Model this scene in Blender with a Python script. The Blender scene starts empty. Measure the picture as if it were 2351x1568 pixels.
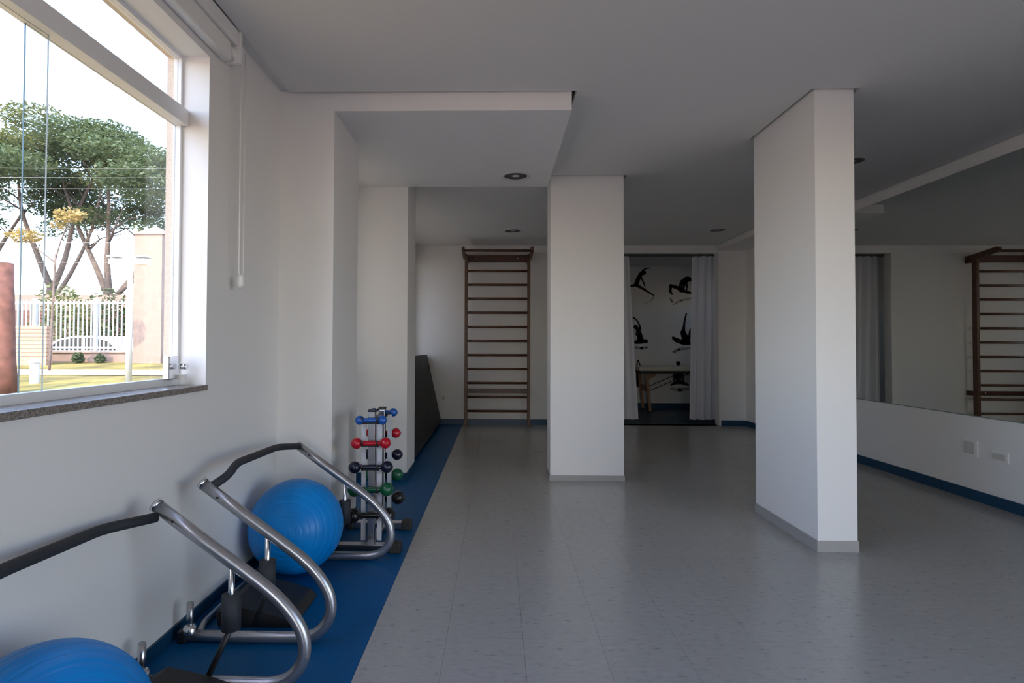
import bpy, bmesh, math, random
from mathutils import Vector, Matrix
random.seed(7)
SC = bpy.context.scene
COL = SC.collection
PI = math.pi

# ------------------------------------------------------------------ camera
cam_d = bpy.data.cameras.new('camera')
cam = bpy.data.objects.new('camera', cam_d)
COL.objects.link(cam)
cam_d.sensor_width = 36.0
cam_d.lens = 36.0 * 1306.0 / 2351.0
cam_d.shift_x = (1175.5 - 1115.57) / 2351.0
cam_d.shift_y = (766.62 - 784.0) / 2351.0
cam_d.clip_start = 0.02
cam_d.clip_end = 400
fwd = Vector((-0.01971, 0.99962, 0.01937)).normalized()
upv = Vector((-0.00291, -0.01944, 0.99981)).normalized()
rgt = fwd.cross(upv).normalized()
upv = rgt.cross(fwd)
cam.matrix_world = Matrix(((rgt.x, upv.x, -fwd.x, 0), (rgt.y, upv.y, -fwd.y, 0),
                           (rgt.z, upv.z, -fwd.z, 1.15), (0, 0, 0, 1)))
SC.camera = cam

# ------------------------------------------------------------------ light
SUN_DIR = Vector((0.0, -0.66, 0.75)).normalized()       # towards the sun
world = bpy.data.worlds.new('world')
SC.world = world
world.use_nodes = True
wn = world.node_tree.nodes
wl = world.node_tree.links
wn.clear()
w_out = wn.new('ShaderNodeOutputWorld')
w_bg = wn.new('ShaderNodeBackground')
w_sky = wn.new('ShaderNodeTexSky')
w_sky.sky_type = 'NISHITA'
w_sky.sun_disc = False
w_sky.sun_elevation = math.asin(SUN_DIR.z)
w_sky.sun_rotation = math.atan2(SUN_DIR.x, SUN_DIR.y)
w_sky.air_density = 1.0
w_sky.dust_density = 1.0
w_sky.ozone_density = 1.0
w_bg.inputs['Strength'].default_value = 1.15
w_tint = wn.new('ShaderNodeMix')
w_tint.data_type = 'RGBA'
w_tint.blend_type = 'MULTIPLY'
w_tint.inputs['Factor'].default_value = 1.0
w_tint.inputs[7].default_value = (1.0, 0.925, 0.92, 1)
wl.new(w_sky.outputs[0], w_tint.inputs[6])
wl.new(w_tint.outputs[2], w_bg.inputs['Color'])
wl.new(w_bg.outputs[0], w_out.inputs['Surface'])

sun_d = bpy.data.lights.new('sun', 'SUN')
sun_d.energy = 6.4
sun_d.angle = math.radians(0.6)
sun_d.color = (1.0, 0.77, 0.54)
sun = bpy.data.objects.new('sun', sun_d)
COL.objects.link(sun)
sun.rotation_euler = SUN_DIR.to_track_quat('Z', 'Y').to_euler()

vs = SC.view_settings
vs.view_transform = 'Standard'
vs.look = 'None'
vs.gamma = 1.0
vs.exposure = 0.15
vs.use_curve_mapping = False
SC.cycles.max_bounces = 14
SC.cycles.diffuse_bounces = 8
SC.cycles.transparent_max_bounces = 16
SC.cycles.use_denoising = True
SC.cycles.sample_clamp_indirect = 6.0
SC.cycles.caustics_reflective = False
SC.cycles.caustics_refractive = False


def portal(loc, size_a, size_b, normal):
    d = bpy.data.lights.new('window_portal', 'AREA')
    d.shape = 'RECTANGLE'
    d.size = size_a
    d.size_y = size_b
    d.cycles.is_portal = True
    o = bpy.data.objects.new('window_portal', d)
    COL.objects.link(o)
    o.location = loc
    z = -Vector(normal)
    x = Vector((0, 0, 1)).cross(z).normalized()
    y = z.cross(x)
    o.matrix_world = Matrix(((x.x, y.x, z.x, loc[0]), (x.y, y.y, z.y, loc[1]), (x.z, y.z, z.z, loc[2]), (0, 0, 0, 1)))


# ------------------------------------------------------------------ key dimensions (metres)
XL, XR = -1.26, 3.58            # inner faces of the left and right walls
YB, YR = 8.25, -3.2             # back wall, rear wall (behind the camera)
ZC, ZS, ZT = 2.60, 2.50, 2.76   # suspended ceiling, soffit, slab
XOUT = -1.447                   # outer face of left wall
GLASS_X = -1.391
SILL, HEAD = 0.955, 2.405
WINS = [(0.30, 2.44), (3.95, 4.74), (5.55, 7.95), (-2.75, -0.35)]  # last opening is unseen, added to bring in more daylight
for (a, b) in WINS:
    portal((XOUT - 0.01, (a + b) / 2, (SILL + HEAD) / 2), b - a, HEAD - SILL, (1, 0, 0))
REAR = (-0.5, 0.65)               # unseen glazed opening in the rear wall, added to light the room
portal(((REAR[0] + REAR[1]) / 2, YR - 0.25, 1.15), REAR[1] - REAR[0], 2.3, (0, 1, 0))
ROPEN = (-2.3, 1.2)            # unseen glazed opening in the right wall, added to brighten the left wall
portal((XR + 0.2, (ROPEN[0] + ROPEN[1]) / 2, 1.2), 3.7, 2.45, (-1, 0, 0))
R2_ADDED_WIN = (9.25, 9.75, 1.85, 2.2) # unseen high opening added to brighten the massage room
portal((4.92, (R2_ADDED_WIN[0] + R2_ADDED_WIN[1]) / 2, (R2_ADDED_WIN[2] + R2_ADDED_WIN[3]) / 2), 0.5, 0.35, (-1, 0, 0))

# ------------------------------------------------------------------ materials
MATS = {}


def mat(name, col=(0.8, 0.8, 0.8), rough=0.5, metal=0.0, spec=0.5, noise=None, bump=None, coat=0.0, trans=None):
    """noise=(scale, amount, detail) varies the colour, bump=(scale, strength)."""
    m = bpy.data.materials.new(name)
    m.use_nodes = True
    n, l = m.node_tree.nodes, m.node_tree.links
    b = n['Principled BSDF']
    b.inputs['Base Color'].default_value = (*col, 1)
    b.inputs['Roughness'].default_value = rough
    b.inputs['Metallic'].default_value = metal
    b.inputs['Specular IOR Level'].default_value = spec
    b.inputs['Coat Weight'].default_value = coat
    tc = n.new('ShaderNodeTexCoord')
    if noise:
        tx = n.new('ShaderNodeTexNoise')
        tx.inputs['Scale'].default_value = noise[0]
        tx.inputs['Detail'].default_value = noise[2] if len(noise) > 2 else 4
        l.new(tc.outputs['Object'], tx.inputs['Vector'])
        r = n.new('ShaderNodeValToRGB')
        a = noise[1]
        r.color_ramp.elements[0].position = 0.3
        r.color_ramp.elements[1].position = 0.7
        r.color_ramp.elements[0].color = (*[max(0, c * (1 - a)) for c in col], 1)
        r.color_ramp.elements[1].color = (*[min(1, c * (1 + a)) for c in col], 1)
        l.new(tx.outputs['Fac'], r.inputs['Fac'])
        l.new(r.outputs['Color'], b.inputs['Base Color'])
    if bump:
        tb = n.new('ShaderNodeTexNoise')
        tb.inputs['Scale'].default_value = bump[0]
        tb.inputs['Detail'].default_value = 3
        l.new(tc.outputs['Object'], tb.inputs['Vector'])
        bp = n.new('ShaderNodeBump')
        bp.inputs['Strength'].default_value = bump[1]
        bp.inputs['Distance'].default_value = 0.01
        l.new(tb.outputs['Fac'], bp.inputs['Height'])
        l.new(bp.outputs['Normal'], b.inputs['Normal'])
    if trans:
        t = n.new('ShaderNodeBsdfTranslucent')
        t.inputs['Color'].default_value = (*trans[1], 1)
        mx = n.new('ShaderNodeMixShader')
        mx.inputs[0].default_value = trans[0]
        l.new(b.outputs[0], mx.inputs[1])
        l.new(t.outputs[0], mx.inputs[2])
        l.new(mx.outputs[0], n['Material Output'].inputs['Surface'])
    MATS[name] = m
    return m


def glass_mat(name, tint, refl=1.0):
    m = bpy.data.materials.new(name)
    m.use_nodes = True
    n, l = m.node_tree.nodes, m.node_tree.links
    n.remove(n['Principled BSDF'])
    tr = n.new('ShaderNodeBsdfTransparent')
    tr.inputs['Color'].default_value = (*tint, 1)
    gl = n.new('ShaderNodeBsdfGlossy')
    gl.inputs['Roughness'].default_value = 0.0
    lw = n.new('ShaderNodeLayerWeight')
    lw.inputs['Blend'].default_value = 0.5
    pw = n.new('ShaderNodeMath')
    pw.operation = 'POWER'
    pw.inputs[1].default_value = 5.0
    l.new(lw.outputs['Facing'], pw.inputs[0])
    fr = n.new('ShaderNodeMath')
    fr.operation = 'MULTIPLY_ADD'
    fr.inputs[1].default_value = 0.8 * refl
    fr.inputs[2].default_value = 0.03 * refl
    l.new(pw.outputs[0], fr.inputs[0])
    mx = n.new('ShaderNodeMixShader')
    l.new(fr.outputs[0], mx.inputs[0])
    l.new(tr.outputs[0], mx.inputs[1])
    l.new(gl.outputs[0], mx.inputs[2])
    l.new(mx.outputs[0], n['Material Output'].inputs['Surface'])
    MATS[name] = m
    return m


def sheer_mat(name, col, opacity):
    m = bpy.data.materials.new(name)
    m.use_nodes = True
    n, l = m.node_tree.nodes, m.node_tree.links
    b = n['Principled BSDF']
    b.inputs['Base Color'].default_value = (*col, 1)
    b.inputs['Roughness'].default_value = 0.9
    t = n.new('ShaderNodeBsdfTranslucent')
    t.inputs['Color'].default_value = (*col, 1)
    m1 = n.new('ShaderNodeMixShader')
    m1.inputs[0].default_value = 0.35
    l.new(b.outputs[0], m1.inputs[1])
    l.new(t.outputs[0], m1.inputs[2])
    tr = n.new('ShaderNodeBsdfTransparent')
    m2 = n.new('ShaderNodeMixShader')
    m2.inputs[0].default_value = opacity
    l.new(tr.outputs[0], m2.inputs[1])
    l.new(m1.outputs[0], m2.inputs[2])
    l.new(m2.outputs[0], n['Material Output'].inputs['Surface'])
    MATS[name] = m
    return m


def tile_mat():
    m = mat('vinyl_tile', (0.33, 0.32, 0.305), rough=0.23, spec=0.55)
    n, l = m.node_tree.nodes, m.node_tree.links
    b = n['Principled BSDF']
    tc = n.new('ShaderNodeTexCoord')
    mp = n.new('ShaderNodeMapping')
    mp.inputs['Scale'].default_value = (14, 30, 14)
    geo = n.new('ShaderNodeNewGeometry')
    l.new(geo.outputs['Position'], mp.inputs['Vector'])
    nz = n.new('ShaderNodeTexNoise')
    nz.inputs['Scale'].default_value = 1.6
    nz.inputs['Detail'].default_value = 6
    nz.inputs['Roughness'].default_value = 0.65
    l.new(mp.outputs[0], nz.inputs['Vector'])
    r = n.new('ShaderNodeValToRGB')
    e = r.color_ramp.elements
    e[0].position = 0.27
    e[0].color = (0.17, 0.165, 0.16, 1)
    e[1].position = 0.40
    e[1].color = (0.345, 0.335, 0.32, 1)
    e.new(0.62).color = (0.375, 0.362, 0.345, 1)
    e.new(0.78).color = (0.42, 0.41, 0.395, 1)
    l.new(nz.outputs['Fac'], r.inputs['Fac'])
    oi = n.new('ShaderNodeObjectInfo')
    mul = n.new('ShaderNodeMath')
    mul.operation = 'MULTIPLY_ADD'
    mul.inputs[1].default_value = 0.03
    mul.inputs[2].default_value = 0.985
    l.new(oi.outputs['Random'], mul.inputs[0])
    hs = n.new('ShaderNodeHueSaturation')
    l.new(mul.outputs[0], hs.inputs['Value'])
    l.new(r.outputs['Color'], hs.inputs['Color'])
    l.new(hs.outputs['Color'], b.inputs['Base Color'])
    return m


mat('wall_paint', (0.80, 0.79, 0.775), 0.6, spec=0.25, bump=(90, 0.03))
mat('ceiling_paint', (0.72, 0.715, 0.70), 0.9, spec=0.1)
mat('exterior_paint', (0.62, 0.52, 0.42), 0.9, noise=(120, 0.12), bump=(150, 0.3))
mat('concrete', (0.35, 0.34, 0.33), 0.9)
tile_mat()
mat('grout', (0.22, 0.215, 0.205), 0.7)
mat('blue_vinyl', (0.001, 0.085, 0.24), 0.42, noise=(60, 0.12), spec=0.15)
mat('navy_vinyl', (0.003, 0.028, 0.060), 0.35)
mat('blue_base', (0.006, 0.048, 0.105), 0.4)
mat('grey_base', (0.36, 0.35, 0.335), 0.5)
mat('granite', (0.22, 0.19, 0.17), 0.3, noise=(180, 0.6, 2))
mat('white_alu', (0.78, 0.79, 0.81), 0.35, spec=0.5)
mat('plate_grey', (0.50, 0.52, 0.56), 0.35)
mat('insert_grey', (0.60, 0.58, 0.55), 0.45)
mat('blind_fabric', (0.80, 0.78, 0.74), 0.85, trans=(0.6, (0.85, 0.80, 0.74)))
mat('white_plastic', (0.82, 0.81, 0.79), 0.4)
mat('chrome', (0.75, 0.76, 0.78), 0.18, metal=1.0)
mat('brushed_steel', (0.50, 0.50, 0.52), 0.27, metal=1.0)
mat('silver_paint', (0.40, 0.405, 0.43), 0.30, metal=0.85, noise=(300, 0.1))
mat('foam_grip', (0.022, 0.026, 0.034), 0.7, bump=(400, 0.2))
mat('black_plastic', (0.012, 0.012, 0.014), 0.45)
mat('black_vinyl', (0.012, 0.012, 0.013), 0.55, bump=(200, 0.1))
mat('ball_blue', (0.001, 0.22, 0.64), 0.36, spec=0.3)
mat('rubber_cap', (0.02, 0.018, 0.017), 0.6)
mat('bell_blue', (0.008, 0.085, 0.36), 0.22)
mat('bell_red', (0.42, 0.006, 0.02), 0.22)
mat('bell_navy', (0.004, 0.006, 0.024), 0.22)
mat('bell_green', (0.005, 0.085, 0.036), 0.25)
mat('bell_black', (0.008, 0.008, 0.009), 0.22)
mat('dark_wood', (0.105, 0.045, 0.022), 0.4, noise=(25, 0.35))
mat('board_wood', (0.075, 0.028, 0.016), 0.4, noise=(25, 0.3))
mat('light_wood', (0.30, 0.16, 0.085), 0.5, noise=(20, 0.25))
mat('cream_vinyl', (0.70, 0.66, 0.54), 0.45)
mat('decal_black', (0.010, 0.010, 0.010), 0.6)
mat('decal_grey', (0.42, 0.41, 0.40), 0.7)
mat('mirror_glass', (0.80, 0.83, 0.81), 0.0, metal=1.0)
mat('mirror_edge', (0.20, 0.26, 0.24), 0.3)
mat('lamp_dark', (0.06, 0.06, 0.055), 0.5)
mat('lamp_ring', (0.62, 0.62, 0.60), 0.4)
glass_mat('pane_glass', (0.975, 0.98, 0.98))
mat('glass_edge', (0.04, 0.11, 0.14), 0.3)
mat('glass_edge_glint', (0.55, 0.62, 0.62), 0.4)  # pale colour stands for a reflection along the second glass edge
sheer_mat('voile', (0.93, 0.93, 0.98), 0.95)
sheer_mat('voile_hem', (0.93, 0.93, 0.98), 0.97)
mat('rail_dark', (0.05, 0.05, 0.05), 0.5)
# outdoors
mat('lawn', (0.19, 0.165, 0.04), 0.95, noise=(1.4, 0.5, 8), bump=(60, 0.6))
mat('path_pave', (0.40, 0.31, 0.235), 0.9, noise=(3, 0.12))
mat('street', (0.16, 0.155, 0.15), 0.95, noise=(4, 0.15))
mat('peach_plaster', (0.27, 0.20, 0.165), 0.9, noise=(6, 0.08))
mat('fence_white', (0.55, 0.56, 0.57), 0.5)
mat('log_wood', (0.115, 0.05, 0.036), 0.8, noise=(8, 0.35), bump=(30, 0.06))
mat('lamp_glass', (0.75, 0.80, 0.82), 0.2)
mat('car_white', (0.80, 0.80, 0.80), 0.25, coat=0.5)
mat('car_glass', (0.02, 0.025, 0.03), 0.08)
mat('tyre', (0.02, 0.02, 0.02), 0.8)
mat('brick_dark', (0.15, 0.075, 0.06), 0.9, noise=(5, 0.25))
mat('bark', (0.14, 0.11, 0.095), 0.9, noise=(12, 0.3), bump=(30, 0.5))
mat('leaf_green', (0.085, 0.125, 0.065), 0.6, noise=(0.5, 0.45), trans=(0.3, (0.15, 0.2, 0.08)))
mat('leaf_pale', (0.15, 0.175, 0.075), 0.6, noise=(0.5, 0.4), trans=(0.3, (0.22, 0.25, 0.09)))
mat('leaf_yellow', (0.40, 0.31, 0.12), 0.6, noise=(0.8, 0.3), trans=(0.3, (0.45, 0.36, 0.15)))
mat('wire', (0.30, 0.30, 0.31), 0.5)
mat('brick_course', (0.40, 0.27, 0.20), 0.9, noise=(10, 0.15))


# ------------------------------------------------------------------ mesh helpers
class MB:
    def __init__(self):
        self.v, self.f, self.s = [], [], []

    def add(self, verts, faces, smooth=False):
        o = len(self.v)
        self.v += [tuple(p) for p in verts]
        for f in faces:
            self.f.append(tuple(i + o for i in f))
            self.s.append(smooth)
        return self

    def box(self, x0, y0, z0, x1, y1, z1, bevel=0.0):
        if bevel <= 0:
            v = [(x0, y0, z0), (x1, y0, z0), (x1, y1, z0), (x0, y1, z0), (x0, y0, z1), (x1, y0, z1), (x1, y1, z1), (x0, y1, z1)]
            return self.add(v, [(0, 3, 2, 1), (4, 5, 6, 7), (0, 1, 5, 4), (1, 2, 6, 5), (2, 3, 7, 6), (3, 0, 4, 7)])
        b = bmesh.new()
        bmesh.ops.create_cube(b, size=1)
        for q in b.verts:
            q.co = Vector(((x0 + x1) / 2 + q.co.x * (x1 - x0), (y0 + y1) / 2 + q.co.y * (y1 - y0), (z0 + z1) / 2 + q.co.z * (z1 - z0)))
        bmesh.ops.bevel(b, geom=list(b.edges), offset=bevel, segments=2, affect='EDGES', profile=0.5)
        return self.from_bm(b)

    def from_bm(self, b, smooth=False):
        b.verts.index_update()
        self.add([q.co.copy() for q in b.verts], [[q.index for q in f.verts] for f in b.faces], smooth)
        b.free()
        return self

    def sphere(self, c, r, seg=20, rings=12, sc=(1, 1, 1)):
        b = bmesh.new()
        bmesh.ops.create_uvsphere(b, u_segments=seg, v_segments=rings, radius=r)
        for q in b.verts:
            q.co = Vector((c[0] + q.co.x * sc[0], c[1] + q.co.y * sc[1], c[2] + q.co.z * sc[2]))
        return self.from_bm(b, True)

    def tube(self, pts, r, seg=12, caps=True, closed=False):
        pts = [Vector(p) for p in pts]
        n = len(pts)
        rs = r if isinstance(r, (list, tuple)) else [r] * n
        verts, faces = [], []
        prev = None
        for i, p in enumerate(pts):
            if closed:
                t = (pts[(i + 1) % n] - pts[i - 1]).normalized()
            elif i == 0:
                t = (pts[1] - pts[0]).normalized()
            elif i == n - 1:
                t = (pts[-1] - pts[-2]).normalized()
            else:
                t = ((pts[i + 1] - p).normalized() + (p - pts[i - 1]).normalized()).normalized()
            if prev is None:
                a = Vector((0, 0, 1)) if abs(t.z) < 0.9 else Vector((1, 0, 0))
                u = t.cross(a).normalized()
            else:
                u = (prev - t * prev.dot(t)).normalized()
            prev = u
            w = t.cross(u)
            for k in range(seg):
                ang = 2 * PI * k / seg
                verts.append(p + (u * math.cos(ang) + w * math.sin(ang)) * rs[i])
        m = n if closed else n - 1
        for i in range(m):
            for k in range(seg):
                a0, a1 = i * seg + k, i * seg + (k + 1) % seg
                b0, b1 = ((i + 1) % n) * seg + k, ((i + 1) % n) * seg + (k + 1) % seg
                faces.append((a0, a1, b1, b0))
        self.add(verts, faces, True)
        if caps and not closed:
            self.add(verts[:seg], [tuple(range(seg - 1, -1, -1))])
            self.add(verts[-seg:], [tuple(range(seg))])
        return self

    def lathe(self, prof, seg=24, M=None):
        """prof: list of (r, z) around the local Z axis, M a matrix."""
        M = M or Matrix()
        verts, faces = [], []
        for r, z in prof:
            for k in range(seg):
                a = 2 * PI * k / seg
                verts.append(M @ Vector((r * math.cos(a), r * math.sin(a), z)))
        for i in range(len(prof) - 1):
            for k in range(seg):
                faces.append((i * seg + k, i * seg + (k + 1) % seg, (i + 1) * seg + (k + 1) % seg, (i + 1) * seg + k))
        return self.add(verts, faces, True)

    def prism(self, poly, axis, a0, a1):
        """closed polygon of 2D points extruded along axis ('x','y','z')."""
        def p3(p, a):
            return {'x': (a, p[0], p[1]), 'y': (p[0], a, p[1]), 'z': (p[0], p[1], a)}[axis]
        n = len(poly)
        v = [p3(p, a0) for p in poly] + [p3(p, a1) for p in poly]
        f = [tuple(range(n)), tuple(range(2 * n - 1, n - 1, -1))]
        f += [(i, i + n, (i + 1) % n + n, (i + 1) % n) for i in range(n)]
        return self.add(v, f)

    def grid(self, axis, a0, a1, U, V, solid):
        """slab between a0..a1 on axis, made of the cells (U x V) for which solid(u,v) holds; no inner faces."""
        U, V = sorted(set(U)), sorted(set(V))

        def p3(u, v, a):
            return {'x': (a, u, v), 'y': (u, a, v), 'z': (u, v, a)}[axis]
        nu, nv = len(U) - 1, len(V) - 1
        S = [[solid((U[i] + U[i + 1]) / 2, (V[j] + V[j + 1]) / 2) for j in range(nv)] for i in range(nu)]
        s = lambda i, j: 0 <= i < nu and 0 <= j < nv and S[i][j]
        for i in range(nu):
            for j in range(nv):
                if not S[i][j]:
                    continue
                q = [(U[i], V[j]), (U[i + 1], V[j]), (U[i + 1], V[j + 1]), (U[i], V[j + 1])]
                self.add([p3(*c, a0) for c in q], [(0, 1, 2, 3)])
                self.add([p3(*c, a1) for c in q], [(3, 2, 1, 0)])
                for k, (di, dj) in enumerate(((0, -1), (1, 0), (0, 1), (-1, 0))):
                    if not s(i + di, j + dj):
                        c0, c1 = q[k], q[(k + 1) % 4]
                        self.add([p3(*c0, a0), p3(*c1, a0), p3(*c1, a1), p3(*c0, a1)], [(0, 1, 2, 3)])
        return self

    def mesh(self, name):
        me = bpy.data.meshes.new(name)
        me.from_pydata(self.v, [], self.f)
        b = bmesh.new()
        b.from_mesh(me)
        for i, f in enumerate(b.faces):
            f.smooth = self.s[i] if i < len(self.s) else False
        bmesh.ops.remove_doubles(b, verts=b.verts, dist=1e-5)
        bmesh.ops.recalc_face_normals(b, faces=b.faces)
        b.to_mesh(me)
        b.free()
        return me

    def build(self, name, material, parent=None):
        me = self.mesh(name)
        me.materials.append(MATS[material])
        o = bpy.data.objects.new(name, me)
        COL.objects.link(o)
        if parent is not None:
            o.parent = parent
            o.matrix_parent_inverse = parent_inv(parent)
        return o


def parent_inv(p):
    return (Matrix.Translation(p.location) @ p.rotation_euler.to_matrix().to_4x4()).inverted() if p.parent is None else Matrix()


def tag(o, label=None, cat=None, group=None, kind=None):
    if label:
        o['label'] = label
    if cat:
        o['category'] = cat
    if group:
        o['group'] = group
    if kind:
        o['kind'] = kind
    return o


def thing(name, label, cat, loc=(0, 0, 0), group=None):
    o = bpy.data.objects.new(name, None)
    o.empty_display_size = 0.1
    COL.objects.link(o)
    o.location = loc
    return tag(o, label, cat, group)


def struct(o, label=None):
    return tag(o, label, kind='structure')


def copy_tree(src, loc, label, group=None):
    """copy a thing (Empty or mesh) with its parts and sub-parts; parts keep their place relative to it."""
    r = src.copy()
    COL.objects.link(r)
    r.location = loc
    r['label'] = label
    if group:
        r['group'] = group

    def rec(s, d):
        for ch in list(s.children):
            c = ch.copy()
            COL.objects.link(c)
            c.parent = d
            rec(ch, c)
    rec(src, r)
    return r


def smooth_path(pts, n=6):
    """Catmull-Rom through pts."""
    P = [Vector(p) for p in pts]
    P = [P[0] * 2 - P[1]] + P + [P[-1] * 2 - P[-2]]
    out = []
    for i in range(1, len(P) - 2):
        for k in range(n):
            t = k / n
            a, b, c, d = P[i - 1], P[i], P[i + 1], P[i + 2]
            out.append(0.5 * ((2 * b) + (c - a) * t + (2 * a - 5 * b + 4 * c - d) * t * t + (3 * b - a - 3 * c + d) * t ** 3))
    out.append(P[-2])
    return out


def fillet(pts, rad, n=6):
    """polyline with its corners rounded."""
    P = [Vector(p) for p in pts]
    out = [P[0]]
    for i in range(1, len(P) - 1):
        a, b, c = P[i - 1], P[i], P[i + 1]
        d0, d1 = (a - b), (c - b)
        r = min(rad, d0.length * 0.48, d1.length * 0.48)
        p0, p1 = b + d0.normalized() * r, b + d1.normalized() * r
        for k in range(n + 1):
            t = k / n
            out.append(p0 * (1 - t) ** 2 + b * 2 * t * (1 - t) + p1 * t * t)
    out.append(P[-1])
    return out


# ================================================================== THE SETTING
PIER1 = (XL, 3.25, -0.945, 3.82)          # wall piers, x0 y0 x1 y1
PIER2 = (XL, 4.83, -0.765, 5.29)
MIDP = (0.455, 4.87, 1.08, 5.17)          # free standing pillars
NEARP = (1.797, 3.24, 2.017, 4.0)
SOFX, SOFY0, SOFY1 = 0.425, 3.25, 4.83    # dropped soffit
BOX = (3.17, 5.9, XR, YB)                 # dropped box in the far right corner
XF = -0.495                               # border between blue vinyl and grey tiles
R2Y = 10.47                               # back wall of the massage room
DOOR = (1.50, 3.19, 2.50)                 # opening in the back wall

# ---- floors
fl = struct(MB().box(XF, YR, -0.12, XR + 0.15, YB + 0.18, -0.004).build('floor', 'grout'), 'grey vinyl tile floor of the exercise room')
T = 0.30
gap = 0.0004
tile_me = MB().box(gap, gap, -0.004, T - gap, T - gap, 0.0).mesh('tile')
tile_me.materials.append(MATS['vinyl_tile'])
cells = []
y = 2.555 - 20 * T
while y < YB + 0.15:
    x = XF
    while x < XR - 0.01:
        cells.append((x, y))
        x += T
    y += T


def tile_rank(c):
    x, y = c[0] + 0.15, c[1] + 0.15
    if y < 1.75 or abs(x) > y * 0.98:
        return 1e3 + abs(y - 1.9) + abs(x)
    if NEARP[0] < x < NEARP[2] and NEARP[1] < y < NEARP[3]:
        return 1e3
    return y


cells.sort(key=tile_rank)
rest = MB()
for i, (x, y) in enumerate(cells):
    x1, y1 = min(x + T, XR), min(y + T, YB + 0.15)
    y0 = max(y, YR)
    if y1 <= y0 + 0.01:
        continue
    full = abs(x1 - x - T) < 1e-4 and abs(y1 - y0 - T) < 1e-4
    if i < 280 and full:
        o = bpy.data.objects.new('tile', tile_me)
        COL.objects.link(o)
        o.location = (x, y, 0)
        o.parent = fl
    else:
        rest.box(x + gap, y0 + gap, -0.004, x1 - gap, y1 - gap, 0.0)
tag(rest.build('tile_field', 'vinyl_tile', fl), kind='stuff')
struct(MB().box(XL - 0.05, YR, -0.12, XF - 0.0008, YB + 0.02, 0.0).build('floor_strip', 'blue_vinyl'), 'blue vinyl floor strip along the window wall')
struct(MB().box(0.7, YB + 0.18, -0.12, 4.9, R2Y + 0.1, 0.0).build('floor_massage_room', 'navy_vinyl'), 'dark blue floor of the room behind the curtains')

# ---- walls
def inwin(y, z):
    return any(a < y < b for a, b in WINS) and SILL < z < HEAD


UB = [YR - 0.2, YB + 0.2] + [q for w in WINS for q in w]
struct(MB().grid('x', -1.404, XL, UB, [-0.12, SILL, HEAD, ZT], lambda y, z: not inwin(y, z)).build('wall_left', 'wall_paint'), 'white window wall on the left')
struct(MB().grid('x', XOUT, -1.4045, UB, [-0.4, SILL, HEAD, ZT + 0.5], lambda y, z: not inwin(y, z)).build('wall_exterior', 'exterior_paint'), 'beige outer skin of the window wall')
struct(MB().grid('x', XR, XR + 0.15, [YR - 0.2, ROPEN[0], ROPEN[1], YB + 0.2], [-0.12, 0.02, 2.45, ZT],
                 lambda y, z: not (ROPEN[0] < y < ROPEN[1] and 0.02 < z < 2.45)).build('wall_right', 'wall_paint'), 'white wall carrying the long mirror')
struct(MB().grid('y', YB, YB + 0.15, [XL, DOOR[0], DOOR[1], XR + 0.1], [-0.12, 0.0, DOOR[2], ZT],
                 lambda x, z: not (DOOR[0] < x < DOOR[1] and 0 < z < DOOR[2])).build('wall_back', 'wall_paint'), 'white back wall with the curtained opening')
struct(MB().grid('y', YR - 0.2, YR, [XL, REAR[0], REAR[1], XR], [-0.12, 0.02, 2.3, ZT],
                 lambda x, z: not (REAR[0] < x < REAR[1] and 0.02 < z < 2.3)).build('wall_rear', 'wall_paint'), 'wall behind the camera with an added glazed opening')
# massage room shell
struct(MB().box(0.7, R2Y, -0.12, 4.9, R2Y + 0.15, ZT).build('wall_massage_back', 'wall_paint'), 'far wall with the yoga silhouettes')
struct(MB().box(0.7, YB + 0.15, -0.12, 0.85, R2Y, ZT).build('wall_massage_left', 'wall_paint'))
struct(MB().grid('x', 4.75, 4.9, [YB + 0.15, R2_ADDED_WIN[0], R2_ADDED_WIN[1], R2Y], [-0.12, R2_ADDED_WIN[2], R2_ADDED_WIN[3], ZT],
                 lambda y, z: not (R2_ADDED_WIN[0] < y < R2_ADDED_WIN[1] and R2_ADDED_WIN[2] < z < R2_ADDED_WIN[3])).build('wall_massage_right', 'wall_paint'))
struct(MB().box(XR + 0.1, YB, -0.12, 4.9, YB + 0.15, ZT).build('wall_massage_front', 'wall_paint'))

# ---- slab above everything, suspended ceiling with shadow gaps
struct(MB().box(XOUT - 0.3, YR - 2.9, ZT, 5.2, R2Y + 0.4, ZT + 0.25).build('roof_slab', 'concrete'))
G = 0.026
def inrect(x, y, r, g):
    return r[0] - g < x < r[2] + g and r[1] - g < y < r[3] + g


cU = [-1.195, XL + 0.02, SOFX + G, XR - G, PIER2[2], MIDP[0] - G, MIDP[2] + G, NEARP[0] - G, NEARP[2] + G, BOX[0] - 0.012]
cV = [YR + G, SOFY0 - G, SOFY1 + 0.0, YB - 0.01, PIER2[3], MIDP[1] - G, MIDP[3] + G, NEARP[1] - G, NEARP[3] + G, BOX[1] - G]


def ceil_ok(x, y):
    if x < -1.195 and y < SOFY1:
        return False
    if x < SOFX + G and SOFY0 - G < y < SOFY1:
        return False
    if inrect(x, y, (-2, PIER2[1], PIER2[2], PIER2[3]), 0):
        return False
    if inrect(x, y, MIDP, G) or inrect(x, y, NEARP, G):
        return False
    if x > BOX[0] - 0.012 and y > BOX[1] - G:
        return False
    return True


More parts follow.
